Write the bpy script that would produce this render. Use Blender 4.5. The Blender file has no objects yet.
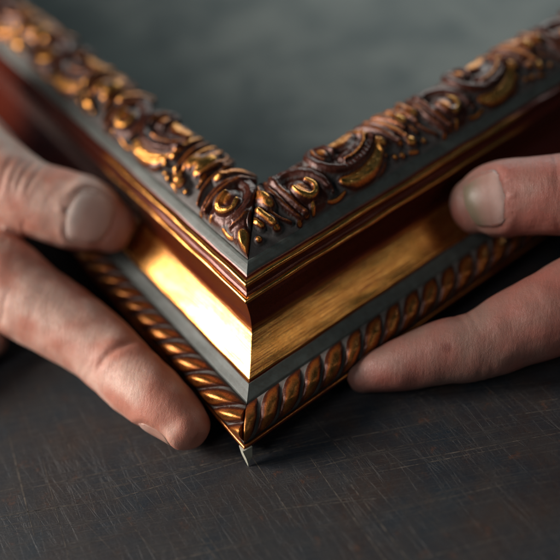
import bpy, math, random
import numpy as np
from mathutils import Vector, Matrix, noise as mnoise

# ---------------------------------------------------------------- scene, camera, world, lamps
CM = 0.01                       # everything below is written in centimetres
sc = bpy.context.scene
COL = sc.collection

cam = bpy.data.cameras.new('camera')
cam_o = bpy.data.objects.new('camera', cam)
COL.objects.link(cam_o)
R = ((0.98344821, 0.13693343, -0.11865435), (-0.01666914, 0.72046298, 0.69329304), (0.18042106, -0.67983993, 0.71082059))
C = (3.87750035, -9.14655656, 15.59074552)
m = Matrix.Identity(4)
for i in range(3):
    for j in range(3):
        m[i][j] = R[j][i]
    m[i][3] = C[i] * CM
cam_o.matrix_world = m
cam.sensor_width = 36
cam.lens = 810.193 / 560 * 36
cam.clip_start = 0.01
cam.clip_end = 50
cam.dof.use_dof = True
cam.dof.focus_distance = 17.75 * CM
cam.dof.aperture_fstop = 4.8
sc.camera = cam_o

w = bpy.data.worlds.new('World')
sc.world = w
w.use_nodes = True
w.node_tree.nodes['Background'].inputs['Color'].default_value = (0.04, 0.23, 0.33, 1)
w.node_tree.nodes['Background'].inputs['Strength'].default_value = 0.085

def lamp(name, loc, target, sx, sy, energy, color):
    l = bpy.data.lights.new(name, 'AREA')
    l.shape = 'RECTANGLE'; l.size = sx * CM; l.size_y = sy * CM
    l.energy = energy; l.color = color
    o = bpy.data.objects.new(name, l)
    COL.objects.link(o)
    o.location = Vector(loc) * CM
    o.rotation_euler = (Vector(target) - Vector(loc)).to_track_quat('-Z', 'Y').to_euler()
    return o
lamp('window_light', (-95, -10, 42), (0, 3, 0), 34, 54, 16.5, (1.0, 0.94, 0.86))
lamp('back_fill', (18, 130, 55), (0, 10, 0), 96, 46, 7.0, (0.84, 0.99, 0.97))  # added fill from behind, brightens the board and the table sheen
lamp('right_fill', (85, -25, 72), (0, 5, 0), 26, 20, 0.30, (1.0, 0.88, 0.70))  # added weak warm fill, reflected in the right gilt slope
lamp('front_fill', (-55, -62, 92), (-2, 3, 0), 44, 44, 2.2, (1.0, 0.96, 0.93))  # added soft fill from above front-left, brightens hands and ornament

sc.view_settings.view_transform = 'Standard'
sc.view_settings.look = 'None'
sc.view_settings.exposure = 0
sc.view_settings.gamma = 1
sc.cycles.use_denoising = True
sc.cycles.max_bounces = 6

# ---------------------------------------------------------------- helpers
random.seed(4)
rng = np.random.default_rng(4)

def empty(name, loc=(0, 0, 0)):
    o = bpy.data.objects.new(name, None)
    o.empty_display_size = 0.02
    COL.objects.link(o); o.location = Vector(loc) * CM
    return o

def tag(o, label=None, cat=None, group=None, kind=None):
    for k, v in (('label', label), ('category', cat), ('group', group), ('kind', kind)):
        if v: o[k] = v
    return o

def mesh_obj(name, verts, faces, mats, parent=None, uv=None, attrs=None, smooth=True, fmat=None):
    me = bpy.data.meshes.new(name)
    verts = np.asarray(verts, dtype=np.float64) * CM
    me.from_pydata([tuple(v) for v in verts.tolist()], [], [tuple(f) for f in faces])
    for mt in (mats if isinstance(mats, (list, tuple)) else [mats]): me.materials.append(mt)
    me.polygons.foreach_set('use_smooth', [smooth] * len(me.polygons))
    if fmat is not None: me.polygons.foreach_set('material_index', fmat)
    if uv is not None:
        lay = me.uv_layers.new(name='UVMap')
        idx = np.zeros(len(me.loops), dtype=np.int32); me.loops.foreach_get('vertex_index', idx)
        lay.data.foreach_set('uv', np.asarray(uv, dtype=np.float32)[idx].ravel())
    for k, v in (attrs or {}).items():
        a = me.attributes.new(k, 'FLOAT', 'POINT')
        a.data.foreach_set('value', np.asarray(v, dtype=np.float32))
    me.update()
    o = bpy.data.objects.new(name, me)
    COL.objects.link(o)
    if parent: o.parent = parent
    return o

class NT:
    def __init__(s, name):
        s.m = bpy.data.materials.new(name); s.m.use_nodes = True
        s.t = s.m.node_tree; s.b = s.t.nodes['Principled BSDF']
    def n(s, typ, **kw):
        nd = s.t.nodes.new(typ)
        for k, v in kw.items(): setattr(nd, k, v)
        return nd
    def l(s, a, b): s.t.links.new(a, b)
    def inp(s, nd, key, v):
        if hasattr(v, 'is_output') or isinstance(v, bpy.types.NodeSocket): s.l(v, nd.inputs[key])
        else: nd.inputs[key].default_value = v
    def math(s, op, a, b=0.5, c=None, clamp=False):
        nd = s.n('ShaderNodeMath', operation=op, use_clamp=clamp)
        s.inp(nd, 0, a); s.inp(nd, 1, b)
        if c is not None: s.inp(nd, 2, c)
        return nd.outputs[0]
    def mix(s, f, a, b):
        nd = s.n('ShaderNodeMix', data_type='RGBA')
        s.inp(nd, 0, f)
        for k, v in ((6, a), (7, b)):
            if isinstance(v, tuple): v = (*v[:3], 1)
            s.inp(nd, k, v)
        return nd.outputs[2]
    def ramp(s, v, lo, hi):
        nd = s.n('ShaderNodeMapRange'); nd.clamp = True
        s.inp(nd, 0, v); nd.inputs[1].default_value = lo; nd.inputs[2].default_value = hi
        return nd.outputs[0]
    def attr(s, name):
        nd = s.n('ShaderNodeAttribute', attribute_name=name); return nd.outputs['Fac']
    def coord(s, which, scale=(1, 1, 1), rot=(0, 0, 0)):
        tc = s.n('ShaderNodeTexCoord'); mp = s.n('ShaderNodeMapping')
        mp.inputs['Scale'].default_value = scale; mp.inputs['Rotation'].default_value = rot
        s.l(tc.outputs[which], mp.inputs['Vector']); return mp.outputs[0]
    def noise(s, vec, scale, detail=4, rough=0.55, dist=0.0):
        nd = s.n('ShaderNodeTexNoise'); s.l(vec, nd.inputs['Vector'])
        nd.inputs['Scale'].default_value = scale; nd.inputs['Detail'].default_value = detail
        nd.inputs['Roughness'].default_value = rough; nd.inputs['Distortion'].default_value = dist
        return nd.outputs['Fac']
    def bump(s, h, strength, dist, prev=None):
        nd = s.n('ShaderNodeBump'); s.l(h, nd.inputs['Height'])
        nd.inputs['Strength'].default_value = strength; nd.inputs['Distance'].default_value = dist
        if prev is not None: s.l(prev, nd.inputs['Normal'])
        return nd.outputs[0]

# ---------------------------------------------------------------- materials
def gilding(name, streak=1.0, gold=(0.84, 0.44, 0.13), bole=(0.16, 0.022, 0.007), wash=(0.105, 0.125, 0.116), grain=1.0):
    """worn gold leaf over red-brown bole with a grey wash; 'gild' and 'wash' are attributes that follow the moulding"""
    k = NT(name)
    rough0, rough1 = (0.09, 0.10) if streak else (0.19, 0.18)
    g, ws = k.attr('gild'), k.attr('wash')
    uvs = k.coord('UV', (0.35, 19, 1))                     # streaks run along the rail
    st = k.noise(uvs, 1.0, 6, 0.65)
    uvf = k.coord('UV', (0.9, 42, 1)); st2 = k.noise(uvf, 1.0, 5, 0.7)
    ob = k.coord('Object', (100, 100, 100))
    nz = k.noise(ob, 5.0, 6, 0.65)
    fine = k.noise(ob, 28.0, 5, 0.7)
    # amount of leaf left on the surface
    wear = k.math('ADD', k.math('MULTIPLY', k.math('SUBTRACT', st, 0.5), 2.0 * streak), k.math('MULTIPLY', k.math('SUBTRACT', nz, 0.5), 0.3 if streak else 0.9))
    wear = k.math('ADD', wear, k.math('MULTIPLY', k.math('SUBTRACT', fine, 0.5), 0.5 * grain))
    leaf = k.ramp(k.math('ADD', k.math('MULTIPLY', g, 1.08), k.math('MULTIPLY', wear, k.math('ADD', 0.25, k.math('MULTIPLY', g, 0.85)))), 0.28, 0.80)
    fleck = k.ramp(st2, 0.50, 0.61)                       # thin dark rubbed lines
    leaf = k.math('MULTIPLY', leaf, k.math('SUBTRACT', 1.0, k.math('MULTIPLY', fleck, 0.9 * streak)))
    gcol = k.mix(k.ramp(nz, 0.3, 0.75), gold, (gold[0] * 0.72, gold[1] * 0.56, gold[2] * 0.36))
    bcol = k.mix(k.ramp(fine, 0.35, 0.7), bole, (bole[0] * 0.35, bole[1] * 0.35, bole[2] * 0.5))
    glz = k.mix(k.ramp(leaf, 0.0, 0.42), bcol, (gold[0] * 0.62, gold[1] * 0.34, gold[2] * 0.16))
    base = k.mix(k.ramp(leaf, 0.28, 0.85), glz, gcol)
    wn = k.ramp(k.math('ADD', ws, k.math('MULTIPLY', k.math('SUBTRACT', nz, 0.5), 0.55)), 0.35, 0.65)
    wcol = k.mix(k.ramp(nz, 0.35, 0.7), wash, (wash[0] * 0.62, wash[1] * 0.55, wash[2] * 0.52))
    wcol = k.mix(k.math('MULTIPLY', k.ramp(fine, 0.50, 0.72), 0.6), wcol, (0.10, 0.045, 0.03))
    base = k.mix(wn, base, wcol)
    k.l(base, k.b.inputs['Base Color'])
    nw = k.math('SUBTRACT', 1.0, wn)
    k.l(k.math('MULTIPLY', nw, k.math('ADD', k.math('MULTIPLY', leaf, 0.65), 0.32)), k.b.inputs['Metallic'])
    rg = k.math('ADD', k.math('MULTIPLY', fine, rough1), k.math('ADD', rough0, k.math('MULTIPLY', wn, 0.38)))
    k.l(rg, k.b.inputs['Roughness'])
    k.b.inputs['Coat Weight'].default_value = 0.06
    k.b.inputs['Coat Roughness'].default_value = 0.25
    h = k.math('ADD', k.math('MULTIPLY', st2, 0.22 * streak), k.math('ADD', k.math('MULTIPLY', fine, 0.35), k.math('MULTIPLY', nz, 0.5)))
    k.l(k.bump(h, 0.22 if streak else 0.4, 0.0004), k.b.inputs['Normal'])
    return k.m

M_rail = gilding('worn gilt moulding', 1.0)
M_orn = gilding('rubbed gilt carving', 0.0, gold=(0.82, 0.40, 0.11), bole=(0.10, 0.024, 0.012), wash=(0.15, 0.135, 0.13))
M_rope = gilding('rubbed gilt rope', 0.0, gold=(0.60, 0.25, 0.075), bole=(0.12, 0.030, 0.013), wash=(0.18, 0.165, 0.155), grain=1.5)

def raw_wood():
    k = NT('raw pale wood')
    v = k.coord('Object', (300, 300, 60)); n = k.noise(v, 3.0, 4)
    k.l(k.mix(n, (0.42, 0.42, 0.34), (0.68, 0.66, 0.54)), k.b.inputs['Base Color'])
    k.b.inputs['Roughness'].default_value = 0.6
    k.l(k.bump(n, 0.5, 0.0003), k.b.inputs['Normal'])
    return k.m
M_raw = raw_wood()

def skin(name, tone, red, dark=1.0):
    k = NT(name)
    ob = k.coord('Object', (100, 100, 100))
    n1 = k.noise(ob, 1.1, 4, 0.6); n2 = k.noise(ob, 9.0, 4, 0.6)
    rd = k.attr('red')
    c = k.mix(k.ramp(k.math('ADD', rd, k.math('MULTIPLY', k.math('SUBTRACT', n1, 0.5), 0.9)), 0.1, 0.9), tone, red)
    c = k.mix(k.math('MULTIPLY', k.ramp(n2, 0.5, 0.75), 0.35), c, (tone[0] * 0.75, tone[1] * 0.55, tone[2] * 0.5))
    c = k.mix(k.math('MULTIPLY', k.attr('mark'), 0.85), c, (0.12, 0.02, 0.015))
    k.l(c, k.b.inputs['Base Color'])
    k.b.inputs['Subsurface Weight'].default_value = 0.35
    k.b.inputs['Subsurface Radius'].default_value = (1.0, 0.30, 0.15)
    k.b.inputs['Subsurface Scale'].default_value = 0.0022
    k.l(k.math('ADD', 0.40, k.math('MULTIPLY', n2, 0.2)), k.b.inputs['Roughness'])
    k.b.inputs['Specular IOR Level'].default_value = 0.45
    vo = k.n('ShaderNodeTexVoronoi', feature='DISTANCE_TO_EDGE')
    wv = k.n('ShaderNodeMixRGB'); 
    k.l(ob, wv.inputs[1]); nd = k.n('ShaderNodeTexNoise'); k.l(ob, nd.inputs['Vector']); nd.inputs['Scale'].default_value = 6
    k.l(nd.outputs['Color'], wv.inputs[2]); wv.inputs[0].default_value = 0.12
    k.l(wv.outputs[0], vo.inputs['Vector']); vo.inputs['Scale'].default_value = 26
    e = k.ramp(vo.outputs['Distance'], 0.0, 0.12)
    wr = k.noise(k.coord('Object', (1500, 350, 350), (0, 0.3, -0.75)), 1.0, 3)
    h = k.math('ADD', k.math('MULTIPLY', e, 0.22), k.math('ADD', k.math('MULTIPLY', wr, 0.9), k.math('MULTIPLY', n2, 0.5)))
    fold = k.noise(ob, 3.2, 3, 0.6, 0.8)
    h = k.math('ADD', h, k.math('MULTIPLY', fold, 1.1))
    b = k.bump(h, 0.5, 0.0002)
    k.l(b, k.b.inputs['Normal'])
    return k.m
M_skinL_lit = skin('skin of left hand', (0.78, 0.47, 0.38), (0.62, 0.25, 0.18))  # same skin, tone raised for the brightly lit hand
M_skinR_shaded = skin('skin of right hand', (0.25, 0.135, 0.108), (0.31, 0.105, 0.082))  # same skin, tone lowered to paint in the shade on this hand

def nail_mat(name, col, tip, lo=0.74, hi=0.90, root=1.25):
    k = NT(name)
    v = k.attr('along')
    ob = k.coord('Object', (100, 100, 100))
    c = k.mix(k.ramp(v, lo, hi), col, tip)
    c = k.mix(k.ramp(v, 0.34, 0.10), c, (min(1, col[0] * root), min(1, col[1] * root * 1.15), min(1, col[2] * root * 1.22)))
    c = k.mix(k.math('MULTIPLY', k.noise(ob, 6.0), 0.3), c, (col[0] * 0.7, col[1] * 0.6, col[2] * 0.5))
    k.l(c, k.b.inputs['Base Color'])
    k.l(k.bump(k.noise(ob, 5.0, 3), 0.35, 0.0002), k.b.inputs['Normal'])
    k.b.inputs['Roughness'].default_value = 0.42
    k.b.inputs['Specular IOR Level'].default_value = 0.35
    k.b.inputs['Subsurface Weight'].default_value = 0.3
    k.b.inputs['Subsurface Radius'].default_value = (1, 0.4, 0.3)
    k.b.inputs['Subsurface Scale'].default_value = 0.001
    return k.m
M_nail = nail_mat('fingernail', (0.92, 0.55, 0.47), (0.82, 0.52, 0.44), 0.6, 0.9, 1.15)
M_nail_side = nail_mat('forefinger nail', (0.56, 0.30, 0.24), (0.58, 0.38, 0.30))
M_nail_dirty = nail_mat('stained fingernail', (0.33, 0.19, 0.16), (0.17, 0.14, 0.095), 0.42, 0.72, 1.5)  # olive stained tip; base also darkened along with the shaded hand

def table_mat():
    k = NT('dark scratched board')
    ob = k.coord('Object', (100, 100, 100))
    big = k.noise(ob, 0.55, 6, 0.62); mid = k.noise(ob, 1.6, 6, 0.65); fine = k.noise(ob, 14.0, 5, 0.7)
    c = k.mix(k.ramp(big, 0.35, 0.65), (0.005, 0.016, 0.029), (0.034, 0.017, 0.012))
    c = k.mix(k.math('MULTIPLY', k.ramp(mid, 0.45, 0.65), 0.5), c, (0.034, 0.028, 0.026))
    c = k.mix(k.math('MULTIPLY', k.ramp(fine, 0.4, 0.7), 0.6), c, (0.020, 0.023, 0.028))
    total = None
    for (rz, sx, sy, lo, amt) in ((-0.30, 0.16, 40, 0.58, 0.8), (0.86, 0.15, 40, 0.615, 0.55), (-0.36, 0.35, 90, 0.58, 0.7), (1.0, 0.3, 100, 0.615, 0.5), (-0.24, 0.25, 140, 0.58, 0.6), (0.72, 0.25, 120, 0.61, 0.45)):
        v = k.coord('Object', (100 * 1, 100 * 1, 100), (0, 0, rz))
        mp = k.n('ShaderNodeMapping'); mp.inputs['Scale'].default_value = (sx, sy * 0.28, 1); k.l(v, mp.inputs['Vector'])
        n = k.noise(mp.outputs[0], 1.0, 4, 0.6, 0.0)
        s = k.math('MULTIPLY', k.ramp(n, lo, lo + 0.05), amt)
        total = s if total is None else k.math('MAXIMUM', total, s)
    brk = k.ramp(k.noise(ob, 3.0, 5, 0.7), 0.40, 0.62)
    rust = k.ramp(k.noise(ob, 2.2, 6, 0.75), 0.60, 0.70)
    c = k.mix(k.math('MULTIPLY', rust, 0.8), c, (0.10, 0.038, 0.020))
    total = k.math('MULTIPLY', total, k.math('ADD', 0.25, k.math('MULTIPLY', brk, 0.75)))
    patch = k.ramp(k.noise(ob, 0.17, 4, 0.55), 0.52, 0.70)
    c = k.mix(k.math('MULTIPLY', patch, 0.4), c, (0.030, 0.034, 0.036))
    c = k.mix(k.math('MULTIPLY', total, 0.85), c, (0.056, 0.048, 0.044))
    k.l(c, k.b.inputs['Base Color'])
    k.l(k.math('ADD', 0.45, k.math('MULTIPLY', mid, 0.25)), k.b.inputs['Roughness'])
    h = k.math('SUBTRACT', k.math('MULTIPLY', fine, 0.6), k.math('MULTIPLY', total, 0.8))
    k.l(k.bump(h, 0.5, 0.0003), k.b.inputs['Normal'])
    return k.m
M_table = table_mat()
def scratch_mat():
    k = NT('worn scratch in board')
    ob = k.coord('Object', (100, 100, 100)); n = k.noise(ob, 7.0, 4, 0.7)
    k.l(k.mix(k.ramp(n, 0.40, 0.62), (0.03, 0.027, 0.026), (0.14, 0.115, 0.095)), k.b.inputs['Base Color'])
    k.b.inputs['Roughness'].default_value = 0.6
    return k.m
M_scr = scratch_mat()

# ---------------------------------------------------------------- table
def build_table():
    X0, X1, Y0, Y1, T = -75, 75, -45, 110, 3.0
    v = [(X0, Y0, 0), (X1, Y0, 0), (X1, Y1, 0), (X0, Y1, 0), (X0, Y0, -T), (X1, Y0, -T), (X1, Y1, -T), (X0, Y1, -T)]
    f = [(0, 1, 2, 3), (7, 6, 5, 4), (0, 4, 5, 1), (1, 5, 6, 2), (2, 6, 7, 3), (3, 7, 4, 0)]
    fm = [0] * 6
    r = random.Random(11)
    def scratch(x, y, ang, L, wd):
        n = max(3, int(L / 0.5)); base = len(v)
        bend = r.uniform(-0.03, 0.03)
        for i in range(n + 1):
            t = i / n; a = ang + bend * t
            px = x + math.cos(a) * L * t; py = y + math.sin(a) * L * t
            h = wd * (math.sin(math.pi * min(max(t, .02), .98)) ** .4) * r.uniform(0.6, 1.2) / 2
            v.append((px - math.sin(a) * h, py + math.cos(a) * h, 0.003)); v.append((px + math.sin(a) * h, py - math.cos(a) * h, 0.003))
            if i:
                q = base + 2 * i
                f.append((q - 2, q - 1, q + 1, q)); fm.append(1)
    for i in range(120):
        ang = r.gauss(0.30, 0.05) if r.random() < .55 else r.gauss(-0.86, 0.12)
        scratch(r.uniform(-9, 9), r.uniform(-5.5, 3), ang, r.uniform(1.0, 6) , r.uniform(0.006, 0.018))
    for s in ((-6.2, 0.9, -1.02, 3.4, .04), (1.3, .4, -0.92, 6, .03), (1.7, .5, -0.90, 5.5, .025), (-3.5, -.7, .27, 8, .02), (-5, -.9, .3, 5, .02)):
        scratch(*s)
    o = mesh_obj('table', v, f, [M_table, M_scr], smooth=False, fmat=fm)
    tag(o, 'dark worn wooden work table covered in fine pale scratches', 'table')
    return o
build_table()

def board_mat():
    k = NT('mottled grey green board')
    ob = k.coord('Object', (100, 100, 100))
    a = k.noise(ob, 0.22, 5, 0.55, 0.6); b = k.noise(ob, 0.9, 5, 0.6, 0.4); c_ = k.noise(ob, 12, 4, 0.6)
    c = k.mix(k.ramp(a, 0.42, 0.60), (0.032, 0.040, 0.041), (0.112, 0.120, 0.112))
    c = k.mix(k.math('MULTIPLY', k.ramp(b, 0.48, 0.66), 0.5), c, (0.135, 0.143, 0.132))
    c = k.mix(k.math('MULTIPLY', c_, 0.3), c, (0.06, 0.07, 0.07))
    k.l(c, k.b.inputs['Base Color']); k.b.inputs['Roughness'].default_value = 0.62
    k.l(k.bump(b, 0.3, 0.0006), k.b.inputs['Normal'])
    return k.m
def build_board():
    v = []
    r2 = 2 ** -0.5
    for z in (0.55, 0.03):
        for p, q in ((3.5, 3.5), (31, 3.5), (31, 31), (3.5, 31)):      # distances from the two outer edges
            v.append(((p - q) * r2, (p + q) * r2, z))
    f = [(0, 1, 2, 3), (7, 6, 5, 4)] + [(i, i + 4, (i + 1) % 4 + 4, (i + 1) % 4) for i in range(4)]
    o = mesh_obj('backing_board', v, f, board_mat(), smooth=False)
    tag(o, 'mottled grey green board lying inside the opening of the gold frame', 'backing board')
build_board()

# ---------------------------------------------------------------- picture frame
S2 = 2 ** -0.5
DIRS = {'L': (np.array([-S2, S2, 0]), np.array([S2, S2, 0])), 'R': (np.array([S2, S2, 0]), np.array([-S2, S2, 0]))}
RAIL = 31.0
GAP = 0.004
def place(arm, x, s, z):
    d, n = DIRS[arm]
    return x[..., None] * d + s[..., None] * n + z[..., None] * np.array([0, 0, 1.0])

def grid_faces(ni, nj, flip):
    i = np.arange(ni - 1)[:, None]; j = np.arange(nj - 1)[None]
    a = i * nj + j
    q = np.stack([a, a + 1, a + nj + 1, a + nj], -1).reshape(-1, 4)
    return (q[:, ::-1] if flip else q).tolist()

def resample(pts, step):
    """pts: rows (s, z, gild, wash); linear resample by arc length"""
    p = np.array(pts, float)
    d = np.r_[0, np.cumsum(np.hypot(np.diff(p[:, 0]), np.diff(p[:, 1])))]
    n = int(d[-1] / step) + 1
    q = np.unique(np.r_[np.linspace(0, d[-1], n), d])
    return np.stack([np.interp(q, d, p[:, c]) for c in range(p.shape[1])], 1), q

def arc_pts(c, r, a0, a1, n, g, w_):
    return [(c[0] + r * math.cos(math.radians(a)), c[1] + r * math.sin(math.radians(a)), g if not callable(g) else g(t), w_)
            for t, a in ((k / (n - 1), a0 + (a1 - a0) * k / (n - 1)) for k in range(n))]

PROFILE = ([(3.86, 0.62, .0, 0), (3.46, 0.62, 0, 0), (3.44, 0.02, 0, 0), (0.42, 0.02, 0, 0), (0.36, 0.05, 0, 0), (0.14, 0.50, .15, 0), (0.05, 0.56, .25, 0), (0.03, 0.61, .15, 0),
            (0.05, 0.665, .5, 0), (0.09, 0.675, .3, .2), (0.12, 0.66, .1, .7), (0.18, 0.68, .1, .9), (0.62, 1.10, .1, .9), (0.66, 1.165, .1, 1), (0.80, 1.245, .1, 1), (0.91, 1.315, .1, .95),
            (0.935, 1.315, .1, .3), (0.95, 1.29, .1, 0), (0.965, 1.31, .4, 0), (0.975, 1.355, .9, 0)]
           + [(0.975 + (1.58 - 0.975) * t, 1.36 + 0.575 * t - 0.045 * math.sin(math.pi * t), .74 - .16 * max(0, (t - .8) / .2), 0) for t in np.linspace(0.03, 1, 14)]
           + [(1.63, 2.01, .34, 0), (1.665, 2.11, .20, 0), (1.685, 2.24, .12, 0), (1.685, 2.40, .08, 0), (1.67, 2.56, .05, 0), (1.66, 2.70, .04, 0), (1.665, 2.80, .0, 0), (1.655, 2.83, .1, 0)]
           + [(1.67 + .06 * math.cos(math.radians(a)), 2.895 + .06 * math.sin(math.radians(a)), .85, 0) for a in range(235, 70, -15)]
           + [(1.72, 2.945, .05, 0), (1.765, 2.98, .0, 0), (1.795, 3.03, .0, 0), (1.80, 3.09, .0, 0)]
           + [(1.835 + .062 * math.cos(math.radians(a)), 3.17 + .062 * math.sin(math.radians(a)), .85, 0) for a in range(230, 60, -14)]
           + [(1.89, 3.225, .1, 0), (1.93, 3.235, .05, 0), (1.955, 3.26, .1, .5), (1.985, 3.30, .1, 1), (2.10, 3.385, .1, 1), (2.17, 3.42, .1, 1), (2.25, 3.37, .1, .9)])
ORN_BASE = [(2.18, 3.40), (2.25, 3.43), (2.38, 3.50), (2.58, 3.60), (2.82, 3.70), (3.08, 3.75), (3.34, 3.71), (3.58, 3.58), (3.77, 3.36), (3.89, 3.08), (3.95, 2.75), (3.96, 2.3), (3.94, 1.2), (3.90, 0.64), (3.86, 0.62)]

def build_rail(arm, root):
    flip = arm == 'L'
    p, q = resample(PROFILE, 0.03)
    # sample positions along the rail: dense near the corner
    t = np.unique(np.r_[np.linspace(0, 6, 180), np.linspace(6, RAIL, 160)])
    s, z, g, ws = (p[:, c][:, None] for c in range(4))
    x = s + GAP + t[None] * (RAIL - s) / RAIL
    # hand-finished unevenness
    wob = 0.006 * np.sin(x * 2.3 + q[:, None] * 4) + 0.004 * np.sin(x * 5.1 + q[:, None] * 9 + 1)
    zz = z + wob * (z > .7)
    ss = s + wob * .5 * (z > .7)
    V = place(arm, x, ss + 0 * x, zz)
    ni, nj = V.shape[:2]
    one = np.ones_like(x)
    faces = grid_faces(ni, nj, flip)
    VV = V.reshape(-1, 3).tolist(); nv = len(VV)
    uv = np.stack([x + (37 if arm == 'R' else 0), q[:, None] * one], -1).reshape(-1, 2)
    far = np.clip((x - (6.8 if arm == 'L' else 9.0)) / 2.2, 0, 1)        # gold dulled to red bole farther out, standing in for shade there
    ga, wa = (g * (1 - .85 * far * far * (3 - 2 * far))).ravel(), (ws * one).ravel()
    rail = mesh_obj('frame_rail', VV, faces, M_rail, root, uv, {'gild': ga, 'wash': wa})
    # ---- carved ornament
    b = np.array(ORN_BASE, float)
    d = np.r_[0, np.cumsum(np.hypot(np.diff(b[:, 0]), np.diff(b[:, 1])))]
    qq = np.unique(np.r_[np.arange(0, 2.75, 0.022), np.linspace(2.75, d[-1], 12)])
    # smooth base curve
    fine = np.linspace(0, d[-1], 800); k = np.ones(41) / 41
    sm = []
    for c in range(2):
        y = np.interp(fine, d, b[:, c]); yp = np.r_[np.full(20, y[0]) , y, np.full(20, y[-1])]
        sm.append(np.convolve(yp, k, 'valid'))
    bs = np.interp(qq, fine, sm[0]); bz = np.interp(qq, fine, sm[1])
    bs[0], bz[0] = b[0]; bs[-1], bz[-1] = b[-1]
    ts = np.gradient(bs, qq); tz = np.gradient(bz, qq); ln = np.hypot(ts, tz); nS, nZ = -tz / ln, ts / ln
    tt = np.unique(np.r_[np.arange(0, 8, 0.022), np.arange(8, RAIL, 0.045)])
    x = bs[:, None] + GAP + tt[None] * (RAIL - bs[:, None]) / RAIL
    S = 2.18 + qq[:, None] + 0 * x                       # author coordinate across the carving
    X = x if arm == 'R' else -x
    H, G, W = relief(X, S, arm)
    edge = (1 - (1 - np.clip(qq / 0.26, 0, 1)) ** 2)[:, None] * np.clip((2.7 - qq) / 0.25, 0, 1)[:, None]
    H = H * edge
    # carve back a little right at the mitre cut
    H = H * (0.72 + 0.28 * np.clip(tt / 0.12, 0, 1))[None]
    W = np.where(qq[:, None] > 2.0, 0.25, W); G = np.where(qq[:, None] > 2.15, 0.05, G)
    ss = bs[:, None] + nS[:, None] * H; zz = bz[:, None] + nZ[:, None] * H
    xx = np.maximum(x, ss + GAP)                        # never past the mitre plane
    def cap(a, b): return np.concatenate([b, a], 1)      # closes the cut end down to the bed
    xx, S, G, W = cap(xx, bs[:, None] - .02 + GAP + .02), cap(S, S[:, :1]), cap(G, G[:, :1] * 0 + .2), cap(W, W[:, :1] * 0 + .5)
    ss, zz = cap(ss, bs[:, None]), cap(zz, bz[:, None] - .02)
    V = place(arm, xx, ss, zz); ni, nj = V.shape[:2]
    uv = np.stack([xx, S], -1).reshape(-1, 2)
    mesh_obj('carved_ornament', V.reshape(-1, 3), grid_faces(ni, nj, flip), M_orn, rail, uv, {'gild': G.ravel(), 'wash': W.ravel()})
    # ---- rope moulding: half round with twisted strands
    ph = np.linspace(0, math.pi, 40)
    c0 = np.array([0.39, 0.89]); u = np.array([0.72, 0.69]); nn = np.array([-0.69, 0.72]); r0 = 0.335
    tt = np.unique(np.r_[np.arange(0, 9, 0.022), np.arange(9, RAIL, 0.05)])
    lean, pitch, off = (0.92, 0.60, 0.16) if arm == 'R' else (1.15, 0.625, 0.30)
    cs, sn = np.cos(ph), np.sin(ph)
    sb = c0[0] - u[0] * r0 * cs + nn[0] * r0 * sn * 0.8
    x = sb[:, None] + GAP + tt[None] * (RAIL - sb[:, None]) / RAIL
    X = x if arm == 'R' else -x
    phase = (X - lean * (ph / math.pi)[:, None] - off) / pitch
    idn = np.floor(phase); fr = phase - idn - 0.5
    wdt = (0.45 if arm == 'R' else 0.48) * (0.35 + 0.65 * np.sqrt(np.clip(sn, 0, 1)))[:, None] * (1 + .08 * np.sin(idn * 2.7))
    hh = np.sqrt(np.clip(1 - (fr / wdt) ** 2, 0, 1))
    amp = 0.15 * np.clip(sn, 0, 1)[:, None] ** 0.38
    rad = r0 * 0.70 + amp * hh + 0.012 * np.sin(x * 9 + ph[:, None] * 5)
    ss = c0[0] - u[0] * r0 * cs[:, None] * 1.0 + nn[0] * rad * sn[:, None]
    zz = c0[1] - u[1] * r0 * cs[:, None] * 1.0 + nn[1] * rad * sn[:, None]
    xx = np.maximum(x, ss + GAP)
    bedt = (1 - cs[:, None]) / 2
    b_s, b_z = .10 + .55 * bedt, .64 + .50 * bedt
    xx, ss, zz, hh = cap(xx, b_s + GAP), cap(ss, b_s), cap(zz, b_z), cap(hh, hh[:, :1] * 0 + .5)
    V = place(arm, xx, ss, zz); ni, nj = V.shape[:2]
    G = np.clip(hh * 1.7 - .78, 0, 1) * (0.15 + .85 * np.clip(sn, 0, 1)[:, None]) * 0.80
    W = np.clip(1 - hh * 2.6, 0, 1)
    uv = np.stack([xx, 0 * xx + ph[:, None]], -1).reshape(-1, 2)
    mesh_obj('rope_moulding', V.reshape(-1, 3), grid_faces(ni, nj, flip), M_rope, rail, uv, {'gild': G.ravel(), 'wash': W.ravel()})
    return rail

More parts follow.
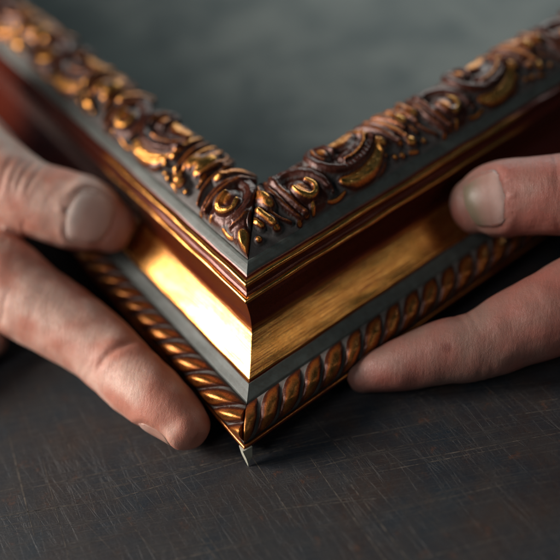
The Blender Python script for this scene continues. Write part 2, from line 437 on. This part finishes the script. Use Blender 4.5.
# one repeat of the carving, in (X along, S across, seen from the outside); S 2.3 = outer edge, 3.9 = inner crest
# stroke: (points, width list, height, gild, kind)
MASS = [  # broad swellings the carving sits on
    ([(-0.05, 2.95)], [0.62], 0.20, .02), ([(-0.55, 3.5), (-0.5, 2.7)], [.3, .2], 0.20, .02),
    ([(0.95, 3.35), (1.3, 3.05), (1.8, 3.15), (2.1, 3.3)], [.35, .45, .42, .25], .24, .02), ([(1.5, 2.75)], [.5], .18, .02),
    ([(2.4, 3.45), (2.6, 3.0)], [.3, .2], .22, .02), ([(3.05, 3.5), (3.2, 3.1)], [.3, .28], .22, .02)]
MOTIF = MASS + [
    # round boss with curled lip
    ([(0.02, 2.78)], [0.44], 0.26, .25), ([(-0.10, 2.88)], [0.25], 0.37, .45),
    ([(-0.22, 2.98), (-0.17, 2.80), (-0.02, 2.68), (0.16, 2.72), (0.25, 2.88), (0.16, 3.02)], [.06, .10, .09, .07, .07, .05], 0.40, .95),
    ([(-0.05, 2.60), (-0.12, 2.46), (-0.16, 2.36)], [.08, .07, .05], 0.27, .9),
    ([(-0.42, 3.35), (-0.10, 3.42), (0.28, 3.25), (0.48, 2.95), (0.50, 2.70)], [.10, .12, .13, .12, .08], 0.36, .15),
    # rays sweeping down beside the boss
    ([(-0.30, 3.60), (-0.42, 3.25), (-0.43, 2.85), (-0.34, 2.45)], [.07, .09, .09, .07], 0.34, .30),
    ([(-0.42, 3.68), (-0.60, 3.30), (-0.62, 2.85), (-0.50, 2.40)], [.06, .08, .08, .06], 0.30, .30),
    ([(-0.34, 2.42)], [.09], .28, .95), ([(-0.56, 2.34)], [.075], .24, .95),
    ([(-0.60, 3.78), (-0.82, 3.50), (-0.86, 3.22)], [.10, .14, .11], 0.34, .45), ([(-0.86, 3.15)], [.12], .34, .9),
    # c-scroll
    ([(0.98, 3.34)], [0.17], 0.40, .45),
    ([(1.22, 3.25), (1.16, 3.50), (0.95, 3.60), (0.72, 3.48), (0.66, 3.22), (0.82, 2.98), (1.15, 2.82), (1.60, 2.84), (2.02, 2.98), (2.28, 3.12)], [.05, .07, .09, .10, .11, .11, .10, .10, .09, .05], 0.42, .15),
    ([(0.90, 2.62), (1.15, 2.52), (1.55, 2.52), (1.95, 2.66), (2.20, 2.86)], [.12, .22, .24, .19, .09], 0.30, .72),
    ([(1.30, 3.06), (1.65, 3.08), (2.0, 3.2)], [.09, .10, .07], 0.33, .15),
    ([(1.30, 3.42), (1.60, 3.40), (1.95, 3.46)], [.10, .19, .12], 0.36, .55),
    ([(1.15, 3.72), (1.55, 3.70), (2.0, 3.68)], [.08, .14, .08], 0.26, .25),
    # flowing stems and veins that join the motifs
    ([(-1.15, 3.55), (-1.05, 3.15), (-0.95, 2.75), (-0.75, 2.45)], [.04, .06, .05, .03], 0.26, .35),
    ([(-1.30, 3.40), (-1.22, 3.05), (-1.15, 2.75)], [.04, .05, .04], 0.25, .5),
    ([(0.55, 2.55), (0.62, 2.78), (0.60, 3.05), (0.45, 3.35), (0.30, 3.55)], [.03, .05, .05, .05, .03], 0.30, .3),
    ([(0.30, 2.42), (0.55, 2.36), (0.80, 2.42)], [.05, .06, .04], 0.22, .6),
    ([(0.20, 3.62), (0.45, 3.72), (0.70, 3.70)], [.05, .07, .05], 0.26, .3),
    ([(1.25, 2.96), (1.6, 2.97), (1.98, 3.09), (2.2, 3.3)], [.025, .03, .03, .02], 0.42, .5),
    ([(0.84, 3.15), (0.78, 3.30), (0.86, 3.46)], [.03, .04, .03], 0.40, .4),
    ([(2.20, 2.75), (2.08, 2.50), (1.80, 2.36), (1.40, 2.32)], [.04, .06, .06, .04], 0.22, .4),
    ([(2.28, 3.20), (2.24, 2.95), (2.22, 2.75)], [.04, .05, .04], 0.30, .6), ([(2.24, 2.66)], [.06], .28, .9),
    ([(2.50, 3.62), (2.62, 3.25), (2.80, 2.90)], [.03, .04, .03], 0.30, .3),
    ([(2.86, 3.62), (2.98, 3.3), (3.10, 2.95)], [.04, .05, .04], 0.33, .4),
    ([(3.10, 3.70), (3.30, 3.62), (3.48, 3.30), (3.50, 2.95)], [.04, .06, .06, .04], .33, .4),
    ([(2.85, 2.42), (3.05, 2.36)], [.05, .04], .22, .7),
    # fingers and drops
    ([(2.12, 3.62), (2.22, 3.30), (2.34, 2.98)], [.08, .10, .09], 0.36, .55), ([(2.36, 2.90)], [.10], .36, .95),
    ([(2.40, 3.66), (2.55, 3.25), (2.72, 2.78)], [.07, .08, .07], 0.34, .35), ([(2.74, 2.72)], [.085], .34, .95),
    ([(2.68, 3.66), (2.80, 3.25), (2.96, 2.78)], [.07, .09, .07], 0.36, .50),
    ([(3.00, 2.62)], [.15], .34, .85), ([(2.44, 2.52)], [.075], .24, .9), ([(2.62, 2.46)], [.08], .26, .95),
    ([(2.98, 3.62), (3.16, 3.32)], [.11, .16], 0.36, .45), ([(3.22, 3.14)], [.15], .38, .95),
    ([(3.30, 3.75), (3.55, 3.45)], [.08, .10], .30, .35), ([(3.36, 2.50)], [.07], .22, .85),
]

def seg_dist(X, S, pts, wid):
    """normalised distance to a polyline of varying half-width"""
    best = np.full(X.shape, 9.0)
    if len(pts) == 1:
        return np.hypot(X - pts[0][0], S - pts[0][1]) / wid[0]
    # smooth the polyline
    P = np.array(pts, float); W = np.array(wid, float)
    n = (len(P) - 1) * 4 + 1
    tt = np.linspace(0, len(P) - 1, n); out = []; wo = np.interp(tt, np.arange(len(W)), W)
    for t in tt:
        i = min(int(t), len(P) - 2); f = t - i
        p0 = P[max(i - 1, 0)]; p1 = P[i]; p2 = P[i + 1]; p3 = P[min(i + 2, len(P) - 1)]
        out.append(0.5 * ((2 * p1) + (p2 - p0) * f + (2 * p0 - 5 * p1 + 4 * p2 - p3) * f * f + (3 * p1 - p0 - 3 * p2 + p3) * f ** 3))
    P = np.array(out)
    for a, b, wa, wb in zip(P[:-1], P[1:], wo[:-1], wo[1:]):
        ab = b - a; L2 = ab @ ab + 1e-12
        t = np.clip(((X - a[0]) * ab[0] + (S - a[1]) * ab[1]) / L2, 0, 1)
        d = np.hypot(X - a[0] - t * ab[0], S - a[1] - t * ab[1]) / (wa + (wb - wa) * t)
        best = np.minimum(best, d)
    return best

def relief(X, S, arm):
    H = np.zeros(X.shape); G = np.full(X.shape, .05); W = np.full(X.shape, 1.0)
    S = 3.95 - (3.95 - S) / 1.05
    H += 0.03 + 0.02 * np.sin(X * 3.1) * np.sin(S * 5)
    def put(strokes, x0, jit):
        nonlocal H, G, W
        r = random.Random(jit)
        for pts, wid, h, g in strokes:
            if callable(x0): pts = [x0(p) for p in pts]
            else: pts = [(p[0] + x0, p[1]) for p in pts]
            h = (h * .98 - .03) * r.uniform(.9, 1.08); wid = [q * 1.20 + .012 for q in wid]
            mw = max(wid) * 1.35
            xs_ = [p[0] for p in pts]
            cols = np.where((X.max(0) > min(xs_) - mw) & (X.min(0) < max(xs_) + mw))[0]
            if len(cols) == 0: continue
            c0, c1 = cols.min(), cols.max() + 1
            x, s = X[:, c0:c1], S[:, c0:c1]
            d = seg_dist(x, s, pts, wid)
            dome = np.sqrt(np.clip(1 - np.clip(d, 0, 1) ** 2, 0, 1))
            low = h * 0.30
            skirt = low * np.clip(1.35 - d, 0, .35) / .35 * np.exp(-np.clip(d - 1, 0, 1) * 3)
            hh = np.where(d < 1, low + (h - low) * dome, skirt * .8)
            if max(wid) > .12 and len(pts) > 1: hh = hh - np.where(d < 1,   .018 * (.5 + .5 * np.cos(d * 2 * math.pi * 1.6)), 0)
            hh = hh + np.where(d < 1,   .006 * np.sin(x * 23 + s * 11 + h * 50) * np.sin(s * 19 - x * 7), 0)
            H0 = H[:, c0:c1]
            win = hh > H0
            H[:, c0:c1] = (np.maximum(H0, 0) ** 4 + np.maximum(hh, 0) ** 4) ** (1 / 4)
            gg = np.clip(dome * 2.7 - 1.82, 0, 1) * np.clip(g * 1.05 + .06, 0, 1)
            G[:, c0:c1] = np.where(win & (d < 1), gg, np.where(win, .05, G[:, c0:c1]))
            ww = np.clip(1.38 - dome * 1.55, 0, 1)
            W[:, c0:c1] = np.where(win, ww, W[:, c0:c1])
    if arm == 'R':
        for k in range(0, 5): put(MOTIF, 4.22 + 4.5 * k, k)
        # what stands between the mitre and the first boss
        extra = [([(3.05, 3.78), (3.18, 3.42), (3.32, 3.10)], [.14, .17, .15], .34, .45), ([(3.30, 3.02)], [.15], .36, .95),
                 ([(2.78, 2.95), (2.86, 2.72)], [.09, .08], .30, .8), ([(3.02, 2.98), (3.10, 2.66)], [.11, .12], .32, .75), ([(3.12, 2.52)], [.10], .28, .8),
                 ([(2.62, 2.50)], [.08], .24, .8), ([(3.52, 3.70), (3.46, 3.52)], [.12, .10], .32, .5)]
        put(extra, 0, 9)
    else:
        for k in range(0, 5): put(MOTIF, -3.55 - 4.75 * k, k + 20)
        put([([(-2.95, 2.75)], [0.28], .30, .2), ([(-2.70, 2.50)], [.16], .25, .1), ([(-3.0, 3.35), (-3.35, 3.30)], [.10, .12], .36, .3)], 0, 9)
        # round beads clustered before each boss, and the long lip of the c-scroll
        for k in range(0, 5):
            put([([(1.02, 3.05)], [.20], .40, .95), ([(1.36, 3.0), (1.30, 3.3)], [.17, .14], .38, .9), ([(1.10, 2.58)], [.16], .34, .95), ([(0.82, 2.62)], [.09], .30, .8)], -3.55 - 4.75 * k + 2.0 - 4.75, k + 40)
    # teeth on the scroll band
    for k in range(0, 5):
        b = (4.22 + 4.5 * k) if arm == 'R' else (-3.55 - 4.75 * k)
        u = X - b
        band = np.exp(-((S - 2.90 - .10 * np.clip(u - 1.2, 0, 1)) / .07) ** 2) * ((u > 1.15) & (u < 2.1))
        H -= 0.05 * band * (0.5 + 0.5 * np.sin(u * 2 * math.pi / 0.115)); W = np.clip(W + .35 * band * (np.sin(u * 2 * math.pi / .115) > .3), 0, 1)
    # chisel chatter
    H += 0.003 * np.sin(X * 21 + 3 * np.sin(S * 13)) * np.sin(S * 27 + 2 * np.sin(X * 9))
    return H, G, W

frame = empty('picture_frame')
tag(frame, 'ornate gold picture frame corner with carved crest and rope edge on the table', 'picture frame')
build_rail('L', frame)
build_rail('R', frame)

def splinter(parent):
    # raw chipped tip of the mitre, below the lip
    top = [(-0.14, 0.16, .60), (-0.02, -.01, .645), (0.16, 0.15, .60), (0.02, 0.36, .58)]
    mid = [(-0.12, 0.13, .33), (0.02, -0.02, .36), (0.12, 0.11, .27), (0.0, 0.28, .30)]
    low = [(-0.06, 0.07, .16), (0.015, 0.01, .11), (0.05, 0.05, .17), (0.01, 0.12, .10)]
    v = top + mid + low + [(0.005, 0.01, 0.0)]
    f = [(3, 2, 1, 0)]
    for r in (0, 4):
        for i in range(4):
            j = (i + 1) % 4; f.append((r + i, r + j, r + 4 + j, r + 4 + i))
    for i in range(4): f.append((8 + i, 8 + (i + 1) % 4, 12))
    o = mesh_obj('chipped_tip', v, f, M_raw, parent, smooth=False)
    o['label'] = 'pale bare wood splinter at the foot of the corner'
splinter(frame)

# ---------------------------------------------------------------- hands
def catmull(P, n):
    P = np.array(P, float); out = []
    for t in np.linspace(0, len(P) - 1, n):
        i = min(int(t), len(P) - 2); f = t - i
        p0 = P[max(i - 1, 0)]; p1 = P[i]; p2 = P[i + 1]; p3 = P[min(i + 2, len(P) - 1)]
        out.append(0.5 * ((2 * p1) + (p2 - p0) * f + (2 * p0 - 5 * p1 + 4 * p2 - p3) * f * f + (3 * p1 - p0 - 3 * p2 + p3) * f ** 3))
    return np.array(out)

def tube(pts, dorsal, seg=28, n=60, tipround=0.9):
    """pts rows (x,y,z,half width,half thickness); first row is the tip. closed, rounded ends"""
    Q = catmull(pts, n)
    P, rw, rt = Q[:, :3], Q[:, 3], Q[:, 4]
    T = np.gradient(P, axis=0); T /= np.linalg.norm(T, axis=1)[:, None]
    dn = np.array(dorsal, float)
    V = []; F = []
    frames = []
    for i in range(n):
        D = dn - (dn @ T[i]) * T[i]; D /= np.linalg.norm(D); Wd = np.cross(T[i], D)
        frames.append((P[i], T[i], D, Wd, rw[i], rt[i]))
    rings = []
    def ring(c, D, Wd, a, b):
        k = len(V)
        for j in range(seg):
            th = 2 * math.pi * j / seg
            V.append(c + Wd * a * math.cos(th) + D * b * math.sin(th))
        rings.append(k)
    c, t, D, Wd, a, b = frames[0]
    for e in (0.12, 0.35, 0.6, 0.85):
        k = math.sqrt(1 - (1 - e) ** 2); ring(c - t * (1 - e) * tipround * a, D, Wd, a * k, b * k)
    for fr in frames: ring(fr[0], fr[2], fr[3], fr[4], fr[5])
    c, t, D, Wd, a, b = frames[-1]
    for e in (0.85, 0.6, 0.35, 0.12):
        k = math.sqrt(1 - (1 - e) ** 2); ring(c + t * (1 - e) * a * .8, D, Wd, a * k, b * k)
    for r0, r1 in zip(rings[:-1], rings[1:]):
        for j in range(seg):
            j2 = (j + 1) % seg
            F.append((r0 + j, r0 + j2, r1 + j2, r1 + j))
    F.append(tuple(rings[0] + j for j in range(seg))[::-1]); F.append(tuple(rings[-1] + j for j in range(seg)))
    return V, F, frames

def nail_surface(frames, i0, i1, span, lift, nu=22, nv=26, tipc=0.9):
    """curved plate on the back of the last finger joint; i0 = free edge index (may be < 0: over the tip), i1 = root"""
    V = []; al = []
    c0, t0, D0, W0, a0, b0 = frames[0]
    for v in range(nv):
        f = .5 - .5 * math.cos(math.pi * v / (nv - 1))
        pos = i0 + (i1 - i0) * f
        if pos >= 0:
            k = min(int(pos), len(frames) - 2); u = pos - k
            c = frames[k][0] * (1 - u) + frames[k + 1][0] * u; D, Wd = frames[k][2], frames[k][3]
            a = frames[k][4] * (1 - u) + frames[k + 1][4] * u; b = frames[k][5] * (1 - u) + frames[k + 1][5] * u; kk = 1
        else:
            step = np.linalg.norm(frames[1][0] - frames[0][0]); e = 1 + pos * step / (tipc * a0)
            e = max(e, .3); kk = math.sqrt(1 - (1 - e) ** 2) * .55 + .45
            c = c0 - t0 * (1 - e) * tipc * a0; D, Wd, a, b = D0, W0, a0, b0
        # rounded outline at root and free edge
        sh = math.sqrt(max(0, 1 - abs(2 * f - 1) ** 5)) * 0.97 + 0.03
        for u in range(nu):
            g = 2 * u / (nu - 1) - 1
            th = math.pi / 2 + g * span * sh
            V.append(c + Wd * a * math.cos(th) * .985 + D * (b * math.sin(th) * kk + lift - 0.05 * abs(g) ** 6 - 0.035 * max(0, f - .9) * 10))
            al.append(1 - f)
    return np.array(V), grid_faces(nv, nu, False), np.array(al)

def finish_hand(name, tubes, mat, voxel, nails, creases, reds, mark=None, blotch=1.0):
    V = []; F = []
    for v, f, _ in tubes:
        k = len(V); V += [tuple(p) for p in v]; F += [tuple(k + i for i in q) for q in f]
    o = mesh_obj(name, V, F, mat)
    md = o.modifiers.new('r', 'REMESH'); md.mode = 'VOXEL'; md.voxel_size = voxel * CM
    md2 = o.modifiers.new('s', 'SMOOTH'); md2.iterations = 9; md2.factor = 0.5
    dg = bpy.context.evaluated_depsgraph_get()
    me = bpy.data.meshes.new_from_object(o.evaluated_get(dg))
    o.modifiers.clear(); old = o.data; o.data = me; bpy.data.meshes.remove(old)
    if not me.materials: me.materials.append(mat)
    me.polygons.foreach_set('use_smooth', [True] * len(me.polygons))
    n = len(me.vertices)
    co = np.zeros(n * 3, np.float32); me.vertices.foreach_get('co', co); co = co.reshape(-1, 3).astype(float) / CM
    no = np.zeros(n * 3, np.float32); me.vertices.foreach_get('normal', no); no = no.reshape(-1, 3).astype(float)
    disp = np.zeros(n)
    # creases: (point on the axis, axis direction, offsets along the axis, depth, width, reach, facing)
    for (c, t, offs, dep, wd, reach, face) in creases:
        t = np.array(t, float); t /= np.linalg.norm(t); r = co - np.array(c); al = r @ t
        rad = np.linalg.norm(r - al[:, None] * t, axis=1)
        fa = np.ones(n)
        if face is not None:
            fv = np.array(face, float); fv /= np.linalg.norm(fv); fa = np.clip(no @ fv * 1.6 + .25, 0, 1)
        wig = 0.05 * np.sin(co[:, 2] * 5 + co[:, 0] * 4)
        brk = np.clip(.55 + .9 * np.sin(co[:, 2] * 3.1 + co[:, 1] * 2.3 + dep * 90), 0, 1)
        for of in offs:
            disp -= dep * np.exp(-((al - of + wig) / wd) ** 2) * (rad < reach) * fa * brk
    # groove and fold of skin around each nail
    nail_objs = []
    for (fr, i0, i1, span, lift, nm) in nails:
        NV, NF, al = nail_surface(fr, i0, i1, span, lift)
        c, t, D, Wd, a, b = fr[max(0, int((i0 + i1) / 2))]
        uu = np.abs(2 * (np.arange(len(NV)) % 22) / 21 - 1)
        rim = NV[(uu > .999) | (al < .001)]
        sel = np.where((np.linalg.norm(co - c, axis=1) < 1.7) & (no @ D > -.2))[0]
        for q in sel:
            d1_ = math.sqrt(((rim - co[q]) ** 2).sum(1).min())
            dn = ((NV - co[q]) ** 2).sum(1); k = dn.argmin(); out = d1_ > 0 and (uu[k] > .999 or al[k] < .001)
            disp[q] += -0.028 * math.exp(-(d1_ / .06) ** 2) + (0.022 * math.exp(-((d1_ - .15) / .12) ** 2) if out else 0.005)
        nail_objs.append((NV, NF, al, nm, D, t, uu))
    # soft lumps of flesh
    lump = np.array([mnoise.noise(Vector((p[0] * .9, p[1] * .9, p[2] * .9))) * .05 + mnoise.noise(Vector((p[0] * 2.6, p[1] * 2.6, p[2] * 2.6))) * .018 for p in co])
    co2 = co + no * (disp + lump)[:, None]
    me.vertices.foreach_set('co', (co2 * CM).astype(np.float32).ravel())
    red = np.array([.3 + blotch * mnoise.noise(Vector((p[0] * 1.3 + 7, p[1] * 1.3, p[2] * 1.3))) + .45 * blotch * mnoise.noise(Vector((p[0] * 3.1, p[1] * 3.1 + 3, p[2] * 3.1))) for p in co])
    for c, rad_, amt in reds: red += amt * np.exp(-(np.linalg.norm(co - np.array(c), axis=1) / rad_) ** 2)
    a = me.attributes.new('red', 'FLOAT', 'POINT'); a.data.foreach_set('value', red.astype(np.float32))
    mk = np.zeros(n)
    if mark: 
        dd = co - np.array(mark[0]); mk = np.clip(1.4 - np.linalg.norm(dd * np.array([1.4, 1.4, .7]), axis=1) / mark[1], 0, 1)
    a = me.attributes.new('mark', 'FLOAT', 'POINT'); a.data.foreach_set('value', mk.astype(np.float32))
    me.update()
    from mathutils.bvhtree import BVHTree
    bv = BVHTree.FromPolygons([v.co.copy() for v in me.vertices], [tuple(p.vertices) for p in me.polygons])
    for NV, NF, al, nm, D, t, uu in nail_objs:
        out = []
        for p, a_, u_ in zip(NV, al, uu):
            ray = bv.ray_cast(Vector(p + D * .8) * CM, Vector(-D))
            q = p
            if ray[0] is not None and (ray[0] - Vector(p) * CM).length < .35 * CM: q = np.array(ray[0]) / CM
            e = max(u_ ** 5, max(0, 1 - a_ / .12) ** 1.5)
            lift = 0.018 - 0.035 * e
            out.append(q + D * lift)
        out = np.array(out).reshape(26, 22, 3)
        for _ in range(5):
            out[1:-1, 1:-1] = (out[:-2, 1:-1] + out[2:, 1:-1] + out[1:-1, :-2] + out[1:-1, 2:]) / 4
        no_ = mesh_obj('fingernail', out.reshape(-1, 3), NF, nm, o, attrs={'along': al})
        sd = no_.modifiers.new('thickness', 'SOLIDIFY'); sd.thickness = 0.03 * CM; sd.offset = 0
    return o

VIEW_L = (.39, -.72, .56)
# --- left hand: thumb presses the gilt slope, forefinger lies along the outer edge
thumbL = tube([(-4.20, 5.47, 2.20, .70, .58), (-4.50, 5.50, 2.38, .88, .74), (-4.98, 5.55, 2.60, 1.00, .84), (-5.75, 5.62, 2.85, .98, .88), (-6.35, 5.72, 3.02, 1.00, .94), (-7.2, 6.1, 3.25, 1.12, 1.06), (-8.8, 7.0, 3.7, 1.38, 1.34), (-10.8, 8.5, 4.2, 2.0, 2.0), (-12.8, 8.0, 4.4, 2.3, 2.3), (-14.5, 6.0, 3.6, 2.3, 2.3)], VIEW_L)
indexL = tube([(-1.40, .55, .66, .56, .52), (-1.72, .82, .72, .70, .62), (-2.25, 1.18, .80, .79, .72), (-3.15, 1.80, .95, .83, .80), (-4.05, 2.45, 1.10, .88, .86), (-5.1, 3.0, 1.35, 1.0, .96), (-6.0, 3.45, 1.6, 1.08, 1.02), (-7.2, 4.1, 1.95, 1.12, 1.1), (-9.0, 4.6, 2.1, 1.15, 1.1), (-11.2, 5.2, 2.3, 1.3, 1.2)], (-.50, -.64, -.48))
middleL = tube([(-7.2, 2.9, .58, .5, .5), (-7.7, 2.6, .65, .66, .62), (-8.4, 2.1, .85, .75, .7), (-9.4, 1.7, 1.4, .85, .8), (-10.4, 2.2, 2.0, .95, .9), (-12.0, 3.2, 2.3, 1.0, 1.0)], (-.3, -.7, .6))
ringL = tube([(-9.6, 2.0, .6, .5, .5), (-10.0, 1.5, .7, .65, .6), (-10.8, .7, 1.2, .78, .7), (-11.8, .9, 2.0, .85, .8), (-13.2, 2.2, 2.4, .95, .9)], (-.3, -.7, .6))
pinkyL = tube([(-11.6, 1.2, .55, .42, .42), (-12.0, .6, .7, .55, .5), (-12.8, .1, 1.2, .65, .6), (-13.6, .5, 1.9, .7, .66), (-14.6, 1.8, 2.3, .8, .8)], (-.3, -.7, .6))
palmL = tube([(-9.4, 5.3, 2.3, 1.2, 1.1), (-11.0, 5.0, 2.4, 2.0, 1.4), (-13.0, 4.2, 2.6, 3.0, 1.6), (-15.5, 3.6, 2.9, 3.3, 1.8), (-18.0, 3.0, 3.1, 2.9, 1.9), (-20.5, 2.0, 3.3, 2.6, 2.0), (-25, -.5, 3.8, 2.9, 2.4), (-32, -4.5, 4.5, 3.6, 3.2)], (0, -.3, 1))
FL = thumbL[2]; IL = indexL[2]
left = finish_hand('left_hand', [thumbL, indexL, middleL, ringL, pinkyL, palmL], M_skinL_lit, 0.055,
    [(FL, 1, 14, .80, 0.005, M_nail), (IL, -1, 12, 0.80, 0.0, M_nail_side)],
    [((-6.2, 5.7, 3.0), (1, -.15, -.25), (-.48, -.2, .0, .27), .022, .05, 1.5, VIEW_L),
     ((-3.25, 1.85, .98), (.8, -.6, -.2), (-.02,), .05, .10, 1.3, (-.2, -.6, .8)),
     ((-3.25, 1.85, .98), (.8, -.6, -.2), (-.45, -.25, .28), .008, .05, 1.3, None),
     ((-5.9, 3.4, 1.6), (.85, -.45, -.2), (-.3, .1), .02, .08, 1.5, (-.2, -.6, .6))],
    [((-4.0, 5.3, 2.4), .8, .3), ((-6.2, 5.7, 3.2), .8, .35), ((-1.6, .7, .8), 1.2, .6), ((-3.2, 1.8, 1.2), .8, .3), ((-5.5, 3.0, 1.6), 1.2, .25)])
tag(left, 'left hand with its thumb pressing on the brightly lit gold slope', 'hand')

VIEW_R = (-.06, -.70, .71)
thumbR = tube([(4.95, 6.10, 2.38, .68, .58), (5.18, 6.08, 2.50, .84, .72), (5.55, 6.05, 2.60, .93, .80), (6.1, 6.0, 2.75, .93, .84), (6.8, 5.95, 2.82, .95, .90), (7.8, 5.95, 2.85, .98, .95), (9.6, 6.1, 2.8, 1.15, 1.1), (11.4, 6.2, 2.6, 1.5, 1.4), (13, 6.0, 2.5, 1.8, 1.7)], VIEW_R)
indexR = tube([(2.42, 2.28, .46, .44, .40), (2.80, 2.38, .55, .58, .52), (3.35, 2.52, .66, .68, .62), (4.15, 2.78, .80, .76, .72), (4.9, 2.92, .90, .80, .78), (5.7, 3.25, 1.05, .90, .88), (6.5, 3.62, 1.2, 1.0, .98), (7.6, 4.2, 1.45, 1.08, 1.05), (9.4, 4.9, 1.9, 1.15, 1.1), (11.4, 5.2, 2.2, 1.3, 1.2)], (.45, -.88, -.1))
middleR = tube([(7.9, 4.6, .5, .42, .42), (8.2, 4.4, .55, .55, .52), (8.7, 4.0, .8, .72, .7), (9.2, 3.4, 1.2, .85, .8), (10.0, 3.4, 1.8, .95, .9), (11.8, 4.0, 2.2, 1.0, 1.0)], (.3, -.7, .6))
ringR = tube([(9.4, 3.2, .6, .5, .5), (9.9, 2.6, .7, .65, .6), (10.8, 1.8, 1.2, .78, .7), (11.8, 2.0, 1.9, .85, .8), (13.2, 3.0, 2.3, .95, .9)], (.3, -.7, .6))
pinkyR = tube([(11.4, 2.2, .55, .42, .42), (12.0, 1.4, .7, .55, .5), (12.8, 1.0, 1.2, .65, .6), (13.6, 1.4, 1.9, .7, .66), (14.6, 2.6, 2.3, .8, .8)], (.3, -.7, .6))
palmR = tube([(9.6, 5.6, 2.2, 1.2, 1.1), (11.0, 5.3, 2.3, 2.0, 1.4), (13.0, 4.8, 2.6, 3.0, 1.6), (15.5, 4.2, 2.9, 3.3, 1.8), (18.0, 3.4, 3.1, 2.9, 1.9), (20.5, 2.2, 3.3, 2.6, 2.0), (25, -.5, 3.8, 2.9, 2.4), (32, -4.5, 4.5, 3.6, 3.2)], (0, -.3, 1))
FR = thumbR[2]
right = finish_hand('right_hand', [thumbR, indexR, middleR, ringR, pinkyR, palmR], M_skinR_shaded, 0.055,
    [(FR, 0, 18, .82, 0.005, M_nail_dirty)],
    [((6.9, 5.95, 2.82), (-1, 0, -.1), (-.3, -.05, .2), .018, .05, 1.5, VIEW_R),
     ((4.9, 2.9, .9), (-.9, -.35, -.15), (-.1, .12), .012, .06, 1.3, None)],
    [((6.2, 5.9, 3.2), .8, .55), ((6.9, 5.8, 2.8), 1.0, .35), ((7.0, 3.8, 1.6), 1.3, .4), ((3.0, 2.2, .5), .8, .2)],
    mark=((4.30, 2.42, 1.36), .13), blotch=.55)
tag(right, 'right hand with a stained thumbnail, gripping the darker shaded side of the frame', 'hand')
